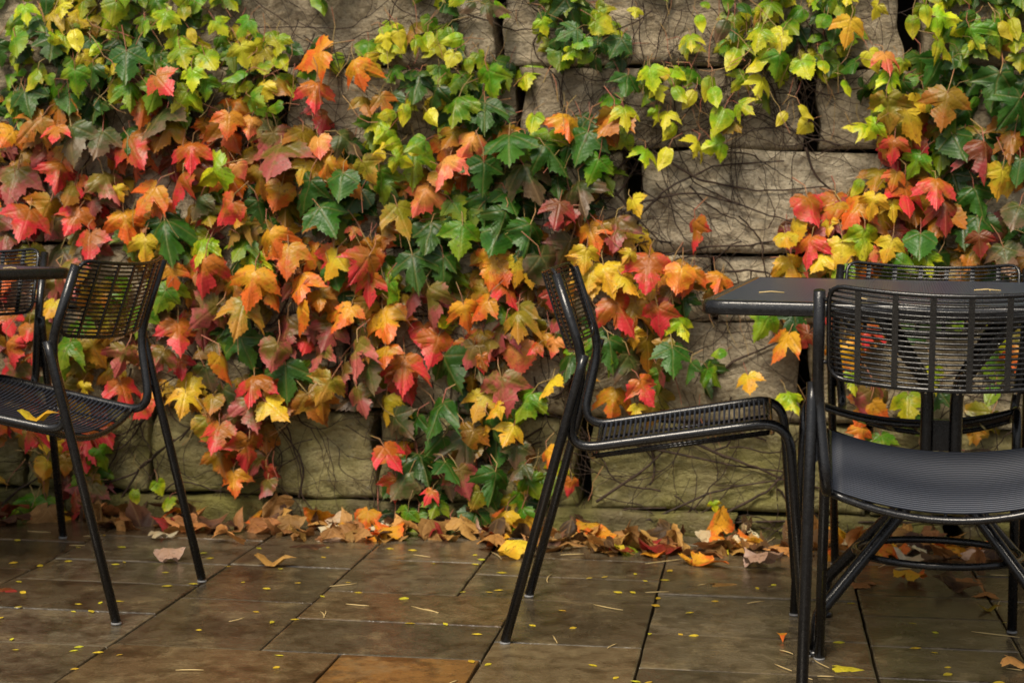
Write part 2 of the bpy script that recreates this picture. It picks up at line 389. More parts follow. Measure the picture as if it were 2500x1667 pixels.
# columns of pavers in grid coordinates: (x0, x1, [joint depths])
cols = [(-3.3, -2.85, 1.0, 5.5, [1.5, 1.95, 2.4, 2.8, 3.2, 3.6, 4.0, 4.45, 4.9, 5.25]), (-2.85, -2.35, 1.0, 5.5, [1.4, 1.8, 2.3, 2.7, 3.1, 3.5, 3.95, 4.3, 4.75, 5.1]), (-2.35, -1.9, 1., 5.5, [1.6, 2.1, 2.5, 2.9, 3.3, 3.7, 4.2, 4.6, 5.0]),
 (-1.9, -1.405, 1.0, 5.5, [1.4, 1.8, 2.2, 2.7, 3.1, 3.5, 3.83, 4.16, 4.49, 4.765, 5.12]),
 (-1.405, -1.067, 3.857, 5.5, [4.345, 4.775, 5.05]), (-1.067, -.731, 4.487, 5.5, [4.915, 5.25]), (-1.067, -.572, 3.862, 4.487, [4.175]),
 (-1.405, -.885, 1., 3.860, [1.45, 1.85, 2.3, 2.7, 3.1, 3.5]), (-.885, -.575, 1., 3.860, [1.4, 1.9, 2.35, 2.8, 3.2, 3.51]),
 (-.731, -.234, 4.478, 5.5, [4.775, 5.03, 5.3]), (-.572, -.234, 1., 4.478, [1.5, 2.0, 2.45, 2.9, 3.25, 3.6, 4.026]),
 (-.234, .272, 1.0, 5.5, [1.4, 1.8, 2.25, 2.7, 3.1, 3.5, 3.854, 4.172, 4.612, 5.0, 5.3]),
 (.272, .604, 1.0, 5.5, [1.5, 1.95, 2.3, 2.8, 3.2, 3.62, 3.86, 4.145, 4.455, 4.70, 5.1]),
 (.604, 1.10, 1., 5.5, [1.4, 1.85, 2.3, 2.7, 3.1, 3.55, 3.95, 4.3, 4.69, 5.0, 5.3]), (1.1, 1.44, 1., 5.5, [1.6, 2.0, 2.45, 2.9, 3.3, 3.7, 4.2, 4.6, 5.05]),
 (1.44, 1.93, 1., 5.5, [1.4, 1.8, 2.3, 2.7, 3.1, 3.5, 4.0, 4.4, 4.85, 5.2]), (1.93, 2.4, 1., 5.5, [1.6, 2.1, 2.5, 2.9, 3.3, 3.7, 4.2, 4.6, 5.0])]
rp = random.Random(5)
def paver(x0, x1, y0, y1, col):
    g = .0024; w_, d_ = x1-x0-2*g, y1-y0-2*g; bz = .0042; h = rp.uniform(-.0015, .0015)
    V = []; F = []
    nseg = 6
    def ring_(ins, z):
        b_ = len(V); pts = []
        cs = [(-w_/2+ins, -d_/2+ins), (w_/2-ins, -d_/2+ins), (w_/2-ins, d_/2-ins), (-w_/2+ins, d_/2-ins)]
        for i in range(4):
            a, c = cs[i], cs[(i+1) % 4]
            for k in range(nseg):
                t_ = k/nseg; j = .0 if k == 0 else 1
                nx = noise.noise(Vector((x0*7+a[0]+t_*3, y0*5+i*3, 0)))*.0022*j
                px, py = a[0]+(c[0]-a[0])*t_, a[1]+(c[1]-a[1])*t_
                if i in (0, 2): py += nx
                else: px += nx
                pts.append(Vector((px, py, z)))
        V.extend(pts); return list(range(b_, b_+len(pts)))
    r0 = ring_(0, -.028); r1 = ring_(0, -bz+h); r2 = ring_(.0012, -.0013+h); r3 = ring_(.006, h)
    for ra, rb in ((r0, r1), (r1, r2), (r2, r3)):
        for i in range(len(ra)): F.append((ra[i], ra[(i+1) % len(ra)], rb[(i+1) % len(ra)], rb[i]))
    F.append(tuple(r3))
    me = mesh('paver', V, F, M_PAVER, False)
    o = mk('paver', me, ground); o.matrix_world = Matrix.Translation(G2W((x0+x1)/2, (y0+y1)/2)) @ Matrix.Rotation(-GYAW, 4, 'Z') @ Matrix.Rotation(rp.uniform(-.004, .004), 4, 'X') @ Matrix.Rotation(rp.uniform(-.003, .003), 4, 'Y')
    o.color = (*col, 1)
for x0, x1, ya, yb, js in cols:
    ys = [ya]+js+[yb]
    for i in range(len(ys)-1):
        k = rp.uniform(.6, 1.3); base = Vector((.140, .112, .068))*k
        q = rp.random()
        if q < .18: base = Vector((.21, .175, .115))
        elif q < .3: base = Vector((.19, .125, .06))
        if abs(x0+.885) < .01 and abs(ys[i]-3.51) < .02: base = Vector((.40, .19, .045))
        elif abs(x0+.885) < .01 and ys[i] > 3.0: base = Vector((.24, .14, .05))
        if abs(x0+.572) < .01 and abs(ys[i]-3.6) < .02: base = Vector((.24, .18, .095))
        paver(x0, x1, ys[i], ys[i+1], base)

# ------------------------------------------------------------------ stone wall
wall = empty('stone_wall', tuple(G2W(0, WALL+.15))); wall.rotation_euler = (0, 0, -GYAW)
tag(wall, 'wall of large rough split stone blocks overgrown with autumn ivy', 'wall')
WI = Matrix.Translation(G2W(0, WALL+.15)) @ Matrix.Rotation(-GYAW, 4, 'Z')
WIi = WI.inverted()
rs = random.Random(21)
def depth_noise(s, z, sd):
    p = Vector((s*2.8+sd, z*4.6, sd*1.7))
    v = noise.fractal(p, 1.0, 2.1, 5)*.022
    v += noise.fractal(Vector((s*11, z*17, sd)), .9, 2.2, 4)*.010
    c = abs(noise.noise(Vector((s*3.1+sd*2, z*7, 4)))); v -= max(0, .05-c)*.3
    return v
def stone(s0, s1, z0, z1, col, proud=0.0, jag=(0, 0, 0, 0)):
    sd = rs.uniform(0, 50); ns = max(6, int((s1-s0)/.015)); nz = max(4, int((z1-z0)/.013)); V = []; F = []
    g = .004
    for j in range(nz+1):
        for i in range(ns+1):
            u = i/ns; v = j/nz
            e = min(u*(s1-s0), (1-u)*(s1-s0), v*(z1-z0), (1-v)*(z1-z0))
            ed = -.009*max(0, 1-e/.012)**2
            wob = .013
            sA = s0+g+noise.noise(Vector((v*2.3, sd, 1)))*wob*2 + jag[0]*(1-v) + jag[1]*v
            sB = s1-g+noise.noise(Vector((v*2.3, sd, 2)))*wob*2 + jag[2]*(1-v) + jag[3]*v
            zA = z0+g+noise.noise(Vector((u*4, sd, 3)))*wob; zB = z1-g+noise.noise(Vector((u*4, sd, 4)))*wob
            s = sA+(sB-sA)*u; z = zA+(zB-zA)*v
            V.append(Vector((s, -.15-proud-depth_noise(s, z, sd)-ed, z)))
    W_ = ns+1
    for j in range(nz):
        for i in range(ns): a = j*W_+i; F.append((a, a+1, a+W_+1, a+W_))
    bd = list(range(0, ns+1)) + [j*W_+ns for j in range(1, nz+1)] + [nz*W_+i for i in range(ns-1, -1, -1)] + [j*W_ for j in range(nz-1, 0, -1)]
    bb = len(V)
    for k in bd: V.append(Vector((V[k].x, .1, V[k].z)))
    for k in range(len(bd)):
        k2 = (k+1) % len(bd); F.append((bd[k2], bd[k], bb+k, bb+k2))
    me = mesh('stone', V, F, M_STONE, True)
    me.polygons.foreach_set('use_smooth', [i < ns*nz for i in range(len(me.polygons))])
    o = mk('stone', me, wall); o.color = (*col, 1)
def X(vx, vy): return sz(vx, vy)[0]
zr = [-.04] + [sz(1450, y)[1] for y in (1168, 962, 735, 580, 343, 155, -60)]
zr += [zr[-1]+.24, zr[-1]+.45, zr[-1]+.70, zr[-1]+.95]
C1 = (.66, .56, .39); C2 = (.90, .79, .57); C3 = (.44, .37, .26); C4 = (.60, .53, .28)
rows = [ # vertical joints per course (photo x at the course's mid height) with half gap in metres
 ([(150, .01), (620, .008), (1180, .01), (1700, .008), (2193, .018)], (.20, .16, .10), .03),
 ([(60, .01), (345, .01), (860, .008), (1345, .02), (2000, .008)], C4, 0),
 ([(250, .01), (800, .01), (1320, .008), (1852, .024)], C1, .01),
 ([(500, .01), (1100, .012), (1640, .01), (2200, .012)], C2, -.005),
 ([(100, .01), (760, .012), (1458, .022), (2050, .01)], C2, 0),
 ([(230, .012), (640, .03), (1195, .014), (1860, .026)], C1, .005),
 ([(400, .012), (1141, .016), (2092, .03)], C1, 0)]
for i in range(len(rows)+4):
    z0, z1 = zr[i], zr[i+1]; 
    if i < len(rows):
        js, col, pr = rows[i]; vy = {0: 1200, 1: 1065, 2: 850, 3: 655, 4: 460, 5: 250, 6: 60}[i]
        js = [(X(x, vy), g_) for x, g_ in js]
    else:
        js = [(-1.2+rs.uniform(-.3, .3), .01), (-.3+rs.uniform(-.2, .2), .01), (.6+rs.uniform(-.2, .2), .01), (1.2, .01)]; col = C3; pr = 0
    s = js[0][0]-.01
    left = []
    while s > -3.6: L_ = rs.uniform(.6, 1.0); left.append((s-L_, .01)); s -= L_
    s = js[-1][0]; right = []
    while s < 3.0: L_ = rs.uniform(.6, 1.0); right.append((s+L_, .01)); s += L_
    js = left[::-1]+js+right
    for (a, ga), (c_, gc) in zip(js, js[1:]):
        k = rs.uniform(.82, 1.15); cc = tuple(q*k for q in col)
        wedge = [0, 0, 0, 0]
        if gc > .015: wedge[2] = -gc*.8 if i in (1,) else 0; wedge[3] = -gc*.9 if i not in (1,) else 0
        if ga > .015: wedge[0] = ga*.5
        stone(a+ga*.6, c_-gc*.6, z0, z1-(.018 if (i == 5 and c_ > 1.2) else 0), cc, pr+rs.uniform(-.012, .012), wedge)
V, F = box([], [], (0, .18, (zr[-1]+0)/2-.05), 7.2, .2, zr[-1])
mk('wall_core', mesh('wall_core', V, F, M_CORE, False), wall)

# ------------------------------------------------------------------ ivy
HERO = """715 130 O 105 -70;818 160 O 75;725 212 R 80;650 200 o 62;372 190 R 78;75 286 o 92;361 272 K 120;163 323 K 110;126 303 R 60;228 323 K 90;306 340 R 108;439 350 R 85;524 282 O 70;575 286 S 62
633 357 P 135;731 335 S 66;745 385 O 95;697 391 Y 62;486 398 L 98;408 425 R 98;340 452 O 92;252 422 P 95;272 441 Y 42;136 398 R 90;31 418 P 110;551 391 S 50;520 486 R 88;452 470 K 70;289 515 O 90;170 500 R 85
61 505 R 105;20 313 O 70;704 442 G 90;782 422 G 85;599 486 G 80;748 500 G 95;544 503 Y 50;639 452 O 80;204 562 R 85;333 568 Y 78;380 535 G 115;462 568 L 78;554 568 g 74;571 597 L 62;626 555 O 80;660 592 O 92;762 609 Y 78
769 639 G 66;466 622 R 98;394 636 O 70;476 721 P 98;411 769 R 95;578 653 O 105;551 721 T 95;687 653 O 88;683 728 O 92;772 738 O 62;561 799 G 90;632 816 P 85;520 843 O 95;578 885 R 92;656 868 G 100;632 938 Y 82
421 918 Y 72;578 945 P 95;496 1000 R 85;571 1035 R 92;323 935 R 75;286 900 R 88;190 894 Y 42;217 803 o 92;146 806 g 85;282 823 P 80;476 864 K 75;486 925 o 60;17 738 R 70;65 762 R 60;20 806 R 75;34 857 P 80;146 636 P 95
116 707 Y 62;61 993 R 70;204 1010 R 98;371 687 g 72;367 823 P 75;728 816 P 75;748 891 T 80;741 930 o 70;197 1045 R 70;235 1049 g 62;105 1076 Y 62;150 1069 o 52;537 1106 O 68;306 1140 L 42;367 1120 L 34;384 1157 L 34
68 1185 g 70;105 1168 g 50;20 1185 L 55;170 1161 r 70;812 531 S 36;835 609 R 90;846 660 R 78;893 670 g 70;985 694 P 105;1131 612 O 98;1172 670 R 78;1186 619 Y 72;1070 721 O 72;1107 707 O 70;1019 735 L 46;883 738 O 105
798 721 O 66;1145 765 P 92;1189 735 T 78;999 799 R 92;927 847 R 98;812 813 P 95;883 813 O 70;1107 833 R 50;1080 816 P 72;1189 823 S 92;849 862 K 85;825 915 P 85;883 932 Y 72;1033 850 G 112;999 949 G 98;920 975 K 80
1155 901 P 105;1206 925 g 85;1135 942 Y 52;1131 980 G 80;1172 993 Y 66;1073 1030 K 110;1186 1045 K 72;897 1045 R 80;1002 1020 G 70;1257 1050 O 62;1270 796 S 50;1226 799 R 40;1257 885 Y 72;1308 833 G 75;1281 735 P 66
1270 687 r 52;1257 619 K 105;1216 636 Y 52;985 537 G 98;951 612 G 95;1019 619 G 85;1060 544 g 90;1138 551 G 90;1216 544 G 92;1281 500 r 78;1359 540 O 72;1345 592 Y 66;1393 633 Y 88;1444 588 Y 40;1488 619 R 100;1444 650 Y 72
1352 645 Y 62;1560 640 O 78;1427 715 R 105;1512 733 R 82;1454 775 Y 50;1567 748 L 62;1529 789 T 46;1461 843 K 100;1403 806 G 85;1546 823 G 85;1393 840 g 60;1482 894 R 75;1410 918 O 80;1461 942 Y 42;1345 880 Y 50
924 1110 K 98;985 1137 R 42;1036 1079 G 75;1135 1110 G 88;1063 1103 P 80;1220 1117 g 66;951 1205 g 78;931 1190 g 58;1039 1225 K 85;1087 1200 G 85;1155 1195 Y 70;1311 1117 R 46;1094 1147 T 48;1002 1161 g 60;1192 1080 K 60
377 44 L 48;139 22 y 36;58 27 L 40;173 88 y 52;221 112 L 34;204 136 y 40;235 155 y 32;34 102 g 70;119 105 G 85;129 88 L 34;112 180 g 44;75 177 L 52;173 184 g 56;211 170 G 60;289 143 G 95;408 102 L 60;439 78 y 34;418 129 L 66
544 170 g 52;558 126 y 50;599 102 y 46;646 139 L 40;585 231 g 44;633 245 g 44;602 211 y 60;221 252 G 66;470 200 g 60;480 140 L 50;330 60 g 40;505 60 L 40;560 60 g 44;440 180 L 60;300 210 g 70;60 230 G 80;160 230 G 80
886 95 y 34;917 88 y 36;893 119 y 40;915 110 L 36;982 85 L 40;1043 92 L 48;1036 136 y 36;1077 14 K 40;1135 14 K 66 80;958 194 G 90;1124 190 g 85;1046 245 g 90;1111 255 G 85;1223 282 L 42;842 238 o 60;883 238 o 60;873 279 L 50;895 262 L 44
927 258 L 46;988 269 y 38;801 326 K 75;866 350 y 36;924 367 L 46;951 350 y 30;842 391 T 70;1077 330 S 82;1019 381 S 100;971 450 S 92;1169 335 G 112;1339 330 G 95;1305 282 O 88;1403 275 o 95;1391 310 o 60;1271 357 G 95;1216 405 K 105
1332 442 K 98;1366 388 g 75;1111 401 G 88;1050 480 g 66;1114 469 G 80;1172 459 G 85;1155 510 G 85;1206 517 g 66;1458 473 Y 56;1281 486 r 72;1308 119 L 38;1332 95 g 42;1386 58 L 48;1417 105 G 60;1308 75 G 60;1461 27 y 26
1495 177 L 50;1526 167 y 34;1512 214 y 32;1560 211 L 46;1441 190 G 66;1437 265 L 46;1529 269 y 42;1543 299 L 46;1510 262 L 30;1485 354 L 46;1526 357 y 52;960 330 g 50;880 310 L 44;905 330 L 44;1350 130 g 40;1250 60 L 34
1586 92 L 38;1608 50 L 36;1661 66 K 50;1685 129 L 54;1756 112 L 52;1787 88 y 60;1742 88 L 48;1790 100 y 46;1742 143 L 50;1790 148 g 52;1848 156 L 50;1892 150 L 40;1892 44 g 50;1950 68 Y 72;1950 150 G 44;2004 136 y 46;2038 136 S 60;2171 41 L 52
2171 109 L 52;2096 55 L 46;2232 82 g 60;2246 99 y 30;1630 197 L 52;1586 224 y 44;1640 215 L 48;1700 187 L 40;1749 197 y 46;1707 245 L 40;1654 272 L 56;1676 290 T 36;1604 335 y 48;1640 335 L 50;1797 269 y 34;1851 252 y 40
1844 292 y 36;1947 197 L 40;1974 290 L 44;2000 300 L 44;2025 240 L 34;2038 255 T 90;2089 270 Y 105;2171 245 o 98;2052 340 R 62;2103 374 g 66;2266 354 r 95;2325 330 R 66;2055 412 O 50;2083 452 R 88;2151 432 R 84;2052 480 Y 50
1865 480 R 92;1960 483 O 88;2004 469 Y 62;2171 486 r 78;2300 415 Y 82;2246 456 G 80;2246 520 G 80;2334 493 K 80;1593 535 R 85;1824 530 Y 70;1900 520 Y 46;1620 10 g 30;2010 25 y 34;2130 30 L 44;2050 190 L 60;2150 160 G 80;2290 200 G 95
1579 640 O 74;1654 643 O 66;1807 550 Y 60;1858 568 R 78;1821 612 Y 78;1880 602 Y 60;1933 584 Y 84;1987 554 L 80;2006 584 S 40;2042 571 Y 62;2062 544 r 58;2113 558 G 80;2130 599 L 60;2072 602 g 50;2232 582 o 80;2310 592 K 80
1756 748 g 76;1797 789 O 84;1844 779 r 62;1719 877 Y 60;1579 850 G 46;1640 860 g 62;1655 810 g 34;1817 918 L 66;1940 823 O 92;1960 874 L 56;1985 760 R 60;1987 945 O 86;1977 1000 O 56;2028 1017 g 70;2150 870 L 66;2344 823 O 70
2240 1000 o 40;1640 1163 L 22;2100 1245 g 36;2200 730 g 60;2290 760 L 60;2280 900 g 50;1905 720 r 60;2100 700 g 60;2340 390 G 70;2200 330 G 90;2330 250 G 90;2250 560 r 60;1930 620 g 60"""
heroes = []
for tok in HERO.replace('\n', ';').split(';'):
    q = tok.split()
    if len(q) >= 4: heroes.append((float(q[0]), float(q[1]), q[2], float(q[3]), float(q[4]) if len(q) > 4 else None))
BARE = [  # polygons of bare stone and how much of the fill they refuse
 ([(520,-80),(920,-80),(880,100),(700,105),(560,60)], .94), ([(690,225),(800,190),(870,200),(830,300),(650,310),(600,270)], .9),
 ([(1040,-80),(1250,-80),(1240,150),(1080,160),(1060,60)], .94), ([(1180,140),(1440,150),(1450,270),(1270,270),(1190,340)], .93), ([(900,290),(1010,290),(1030,330),(960,370),(900,370)], .8),
 ([(1420,-60),(1670,-60),(1650,120),(1480,160),(1500,330),(1430,340)], .93),
 ([(1440,300),(1400,420),(1425,545),(1480,560),(1600,660),(1660,760),(1770,700),(1780,480),(1850,430),(2000,400),(2040,330),(1990,220),(1990,150),(2120,120),(2110,-60),(1960,-60),(1960,170),(1840,180),(1700,170),(1500,200)], .97),
 ([(1590,730),(1760,740),(1850,850),(1870,700),(2000,1000),(2500,950),(2500,1300),(1340,1300),(1330,990),(1440,960),(1620,890)], .985),
 ([(615,925),(885,930),(900,1200),(590,1210),(620,1080)], .98), ([(320,945),(465,940),(500,1060),(540,1150),(500,1250),(225,1170),(240,1050)], .98),
 ([(-300,1050),(80,1050),(100,1140),(-300,1150)], .8), ([(1215,880),(1330,800),(1350,1200),(1250,1190)], .85), ([(-300,1120),(900,1190),(900,1300),(-300,1300)], .85), ([(1880,700),(2400,700),(2400,1000),(1880,1000)], .72)]
def inside(poly, x, y):
    r = False; n = len(poly)
    for i in range(n):
        (x1, y1), (x2, y2) = poly[i], poly[(i+1) % n]
        if (y1 > y) != (y2 > y) and x < (x2-x1)*(y-y1)/(y2-y1)+x1: r = not r
    return r
def bare(x, y):
    m_ = 0
    for p, k in BARE:
        if inside(p, x, y): m_ = max(m_, k)
    return m_
PXM = 5.35/(FPX*.9408)                # metres per photo pixel at the wall
plants = {}
def plant_of(x, y):
    if x < 1430 and y < 230+40*sin(x*.01): return 'A'
    if x < 1440 or (x < 1640 and y > 520): return 'B'
    if x < 1995 and y < 440: return 'C'
    return 'D'
plants['A'] = empty('ivy', tuple(G2W(-.9, WALL, 1.3))); tag(plants['A'], 'small-leaved green and yellow ivy hanging over the top left of the stone wall', 'climbing plant')
plants['B'] = empty('ivy', tuple(G2W(-.55, WALL, .0))); tag(plants['B'], 'red, orange and green lobed ivy covering the left and middle of the wall', 'climbing plant')
plants['C'] = empty('ivy', tuple(G2W(.45, WALL, 1.3))); tag(plants['C'], 'thin lime green vine trailing over bare stones at the upper right of the wall', 'climbing plant')
plants['D'] = empty('ivy', tuple(G2W(1.05, WALL, .0))); tag(plants['D'], 'ivy with orange, red and dark green leaves on the wall behind the right-hand table', 'climbing plant')
rl = random.Random(3)
items = {k: [] for k in plants}          # (hero?, area, geo kind, index, matrix, ca, cb)
def add_leaf(x, y, code, size, rot, off, dull=1.0, hero=False, small=None):
    rot_ = math.radians(rot) if rot is not None else rl.gauss(0, .38)
    if small is None: small = size < 58 and code in 'yLgGKT'
    if rot is None and small: rot_ = rl.gauss(0, .75)
    p = on_wall(x, y, off)
    s = size*PXM/(1.12 if not small else .85)
    M = leaf_matrix(p, s, rot_, rl.uniform(-.05, .85), rl.gauss(0, .45))
    M.translation = M.translation + (M.to_3x3() @ Vector((0, .36, 0)))       # centre of the blade on the spot
    ca, cb = colours(code, rl, dull)
    gi = rl.randrange(len(ME_SML if small else ME_BIG))
    items[plant_of(x, y)].append((hero, size, 'S' if small else 'B', gi, M, ca, cb))
for x, y, c_, s, r in heroes: add_leaf(x, y, c_, s*(1.02 if s < 60 and y < 440 else 1.04), r, rl.uniform(.10, .17), hero=True)
DULL = {'R': 'RRPoOr', 'S': 'oTOO', 'O': 'oTOoP', 'o': 'Tooo', 'Y': 'TYTo', 'y': 'gLyT', 'L': 'gLLG', 'g': 'gGgL', 'G': 'GGGg', 'K': 'KGoT', 'P': 'PPKoR', 'T': 'Tgoo', 'r': 'rPoo'}
cells = {}
for h in heroes: cells.setdefault((int(h[0]//200), int(h[1]//200)), []).append(h)
def near(x, y):
    best = []; cx, cy = int(x//200), int(y//200)
    for a in (-1, 0, 1):
        for c_ in (-1, 0, 1):
            for h in cells.get((cx+a, cy+c_), []): best.append(((h[0]-x)**2+(h[1]-y)**2, h))
    best.sort(key=lambda q: q[0]); return [q[1] for q in best[:3]]
n_ = 0
for layer, (cnt, off0, off1) in enumerate(((1000, .015, .045), (1200, .04, .11))):
    for k in range(cnt + 380):
        x = rl.uniform(-320, 2680); y = rl.uniform(-420, 1275) if k < cnt else rl.uniform(-300, 250)
        if rl.random() < bare(x, y): continue
        nh = near(x, y)
        if nh: hh = nh[0] if rl.random() < .6 else rl.choice(nh); code = rl.choice(DULL[hh[2]])
        else: code = rl.choice('gGLTGg' if y < 250 else 'GoRTgPO' if x < 0 else 'GGogr')
        topz = y < 240 or (1440 < x < 1990 and y < 440)
        if topz: size = rl.uniform(30, 52) if rl.random() < .75 else rl.uniform(60, 88)
        else: size = rl.uniform(62, 104)
        if topz and code in 'oTRPKOSr' and rl.random() < .8: code = rl.choice('gLG')
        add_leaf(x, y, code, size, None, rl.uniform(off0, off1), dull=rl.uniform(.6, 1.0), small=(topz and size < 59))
for k, L in items.items():
    L.sort(key=lambda q: (not q[0], -q[4].translation.dot(NV)*10-q[1]*.01))
    cntk = {'S': 0, 'B': 0}; rest = {'S': [], 'B': []}
    for hero, size, kd, gi, M, ca, cb in L:
        v = (M.translation - CAM); ax_ = v.dot(Fwd); u_ = v.dot(CR)/ax_*FPX; w_ = v.dot(CU)/ax_*FPX
        vis = abs(u_) < 1280 and abs(w_) < 870
        if cntk[kd] + cntk['B' if kd == 'S' else 'S'] < 300 and vis:
            cntk[kd] += 1
            o = mk('leaf', (ME_SML if kd == 'S' else ME_BIG)[gi], plants[k]); o.matrix_parent_inverse = Matrix.Identity(4)
            o.matrix_basis = Matrix.Translation(-plants[k].location) @ M
            o.color = (*ca, 1); o['cb'] = (*cb, 1)
        else: rest[kd].append((gi, Matrix.Translation(-plants[k].location) @ M, ca, cb))
    for kd, nm in (('S', 'small_foliage'), ('B', 'foliage')):
        if rest[kd]: join_leaves(nm, rest[kd], GEO_SML if kd == 'S' else GEO_BIG, [M_LEAFS, M_TWIG], plants[k])

# vines crawling over the stone
rv = random.Random(9)
def vine_paths(n, region, ang, r0, step=12, ln=(18, 46), wig=.2, off=.022):
    V, F = [], []
    def walk(x, y, a, r, N, depth):
        pts = []; rr = []
        for i in range(N):
            o_ = off+.006*sin(i*.9+x)+.004*rv.random()
            pts.append(on_wall(x, y, o_)); rr.append(max(.0008, r*(1-.75*i/N)))
            if depth < 2 and rv.random() < .05: walk(x, y, a+rv.choice((-1, 1))*rv.uniform(.4, 1.1), r*.6, int(N*.5)+3, depth+1)
            a += rv.gauss(0, wig); x += cos(a)*step; y += sin(a)*step
        if len(pts) > 2: tube(pts, rr, 4, False, V, F)
    for _ in range(n):
        x0, y0, x1, y1 = region
        walk(rv.uniform(x0, x1), rv.uniform(y0, y1), rv.choice(ang)+rv.gauss(0, .3), rv.uniform(.6, 1.2)*r0, rv.randint(*ln), 0)
    return V, F
def merge(lst):
    V, F = [], []
    for v, f in lst:
        b_ = len(V); V += v; F += [tuple(i+b_ for i in q) for q in f]
    return V, F
def man(paths, r, off=.024):
    V, F = [], []
    for pth in paths:
        P3 = []
        for i, (x, y) in enumerate(pth): P3.append(on_wall(x, y, off+.008*sin(i*2.1)))
        q = fillet(P3, .05, 4)
        q = [p+Vector((noise.noise(p*30), noise.noise(p*30+Vector((5, 0, 0))), noise.noise(p*30+Vector((0, 7, 0)))))*.007 for p in q]
        tube(q, [r*(1-.5*i/len(q)) for i in range(len(q))], 5, False, V, F)
    return V, F
parts = {
 'C': [vine_paths(22, (1440, 330, 2000, 700), (0.1, 2.9, .6, -.5), .0034), vine_paths(9, (1440, 0, 2000, 330), (1.4, .4, 2.2), .0022), vine_paths(12, (1450, -60, 1680, 60), (1.2, 1.9, .9), .002), vine_paths(12, (1780, 0, 1870, 60), (1.5, 1.8), .0026),
       man([[(1360, 520), (1480, 460), (1600, 440), (1750, 490), (1900, 540)], [(1420, 545), (1520, 440), (1640, 380), (1800, 370)], [(1500, 350), (1620, 420), (1760, 440), (1900, 430)], [(1480, 600), (1600, 570), (1760, 560), (1850, 520)], [(1380, 390), (1440, 480), (1520, 560)], [(1850, 340), (1880, 420), (1960, 470)]], .0042)],
 'D': [vine_paths(14, (1350, 1010, 1850, 1230), (0, 3.1, .4, -.4, -.7), .0032), vine_paths(12, (1850, 880, 2400, 1240), (0, 2.9, .5, -.5), .003), vine_paths(4, (1580, 740, 1850, 950), (.4, 1.2, 2.6), .0024),
       man([[(1370, 1225), (1500, 1190), (1660, 1120), (1830, 1100)], [(1560, 1000), (1700, 1060), (1830, 1110), (1990, 1150)], [(1640, 1190), (1760, 1130), (1830, 1060)], [(1350, 1050), (1500, 1030), (1640, 1060), (1830, 1090)], [(1360, 1190), (1600, 1200), (1850, 1195), (2300, 1200)], [(1370, 1150), (1480, 1080), (1560, 1000)], [(1640, 860), (1700, 820), (1850, 760)], [(1590, 990), (1700, 990), (1760, 1010)]], .0048)],
 'B': [vine_paths(7, (240, 940, 560, 1180), (0, 2.4, -.7), .0028), vine_paths(5, (620, 950, 900, 1180), (.4, -1.2, 2.6), .0018), vine_paths(46, (0, 300, 1400, 1000), (1.5, .6, 2.4), .003, off=.03), vine_paths(10, (1200, 140, 1440, 540), (1.4, .5, 2.4), .002), vine_paths(6, (1210, 850, 1400, 1180), (.2, 2.6, -.8), .003),
       man([[(270, 1160), (330, 1060), (420, 1000), (470, 950)], [(240, 1110), (310, 1090), (400, 1010)], [(1235, 930), (1290, 900), (1340, 840)], [(0, 1160), (60, 1110), (120, 1080)], [(690, 1140), (700, 1060), (640, 980)]], .004)],
 'A': [vine_paths(40, (0, -60, 1430, 240), (1.5, 1.2, 1.9, .4), .0022, off=.03), vine_paths(8, (560, 0, 900, 300), (.3, 1.5, 2.8), .002)]}
for k, L in parts.items():
    V, F = merge(L); V = [v-plants[k].location for v in V]
    o = mk('stem', mesh('stem', V, F, M_VINE), plants[k]); o['kind'] = 'stuff'
# fine pale hanging stalks
for k, regs in {'A': [(60, (0, -30, 1430, 220))], 'C': [(46, (1450, -30, 1990, 260)), (10, (1480, 560, 1780, 700))], 'B': [(60, (0, 300, 1400, 1100))], 'D': [(22, (1800, 560, 2340, 1050)), (14, (1350, 560, 1700, 1050))]}.items():
    V, F = [], []
    for n0, (x0, y0, x1, y1) in regs:
        for _ in range(n0):
            x, y = rv.uniform(x0, x1), rv.uniform(y0, y1); a = pi/2+rv.gauss(0, .45); N = rv.randint(3, 6); pts = []; o_ = rv.uniform(.06, .13)
            for i in range(N):
                pts.append(on_wall(x, y, o_)); x += cos(a)*22; y += sin(a)*22; a += rv.gauss(0, .25); o_ += rv.uniform(-.006, .01)
            tube(pts, rv.uniform(.0008, .0016), 3, False, V, F)
    V = [v-plants[k].location for v in V]
    o = mk('leaf_stalk', mesh('leaf_stalk', V, F, M_TWIG), plants[k]); o['kind'] = 'stuff'

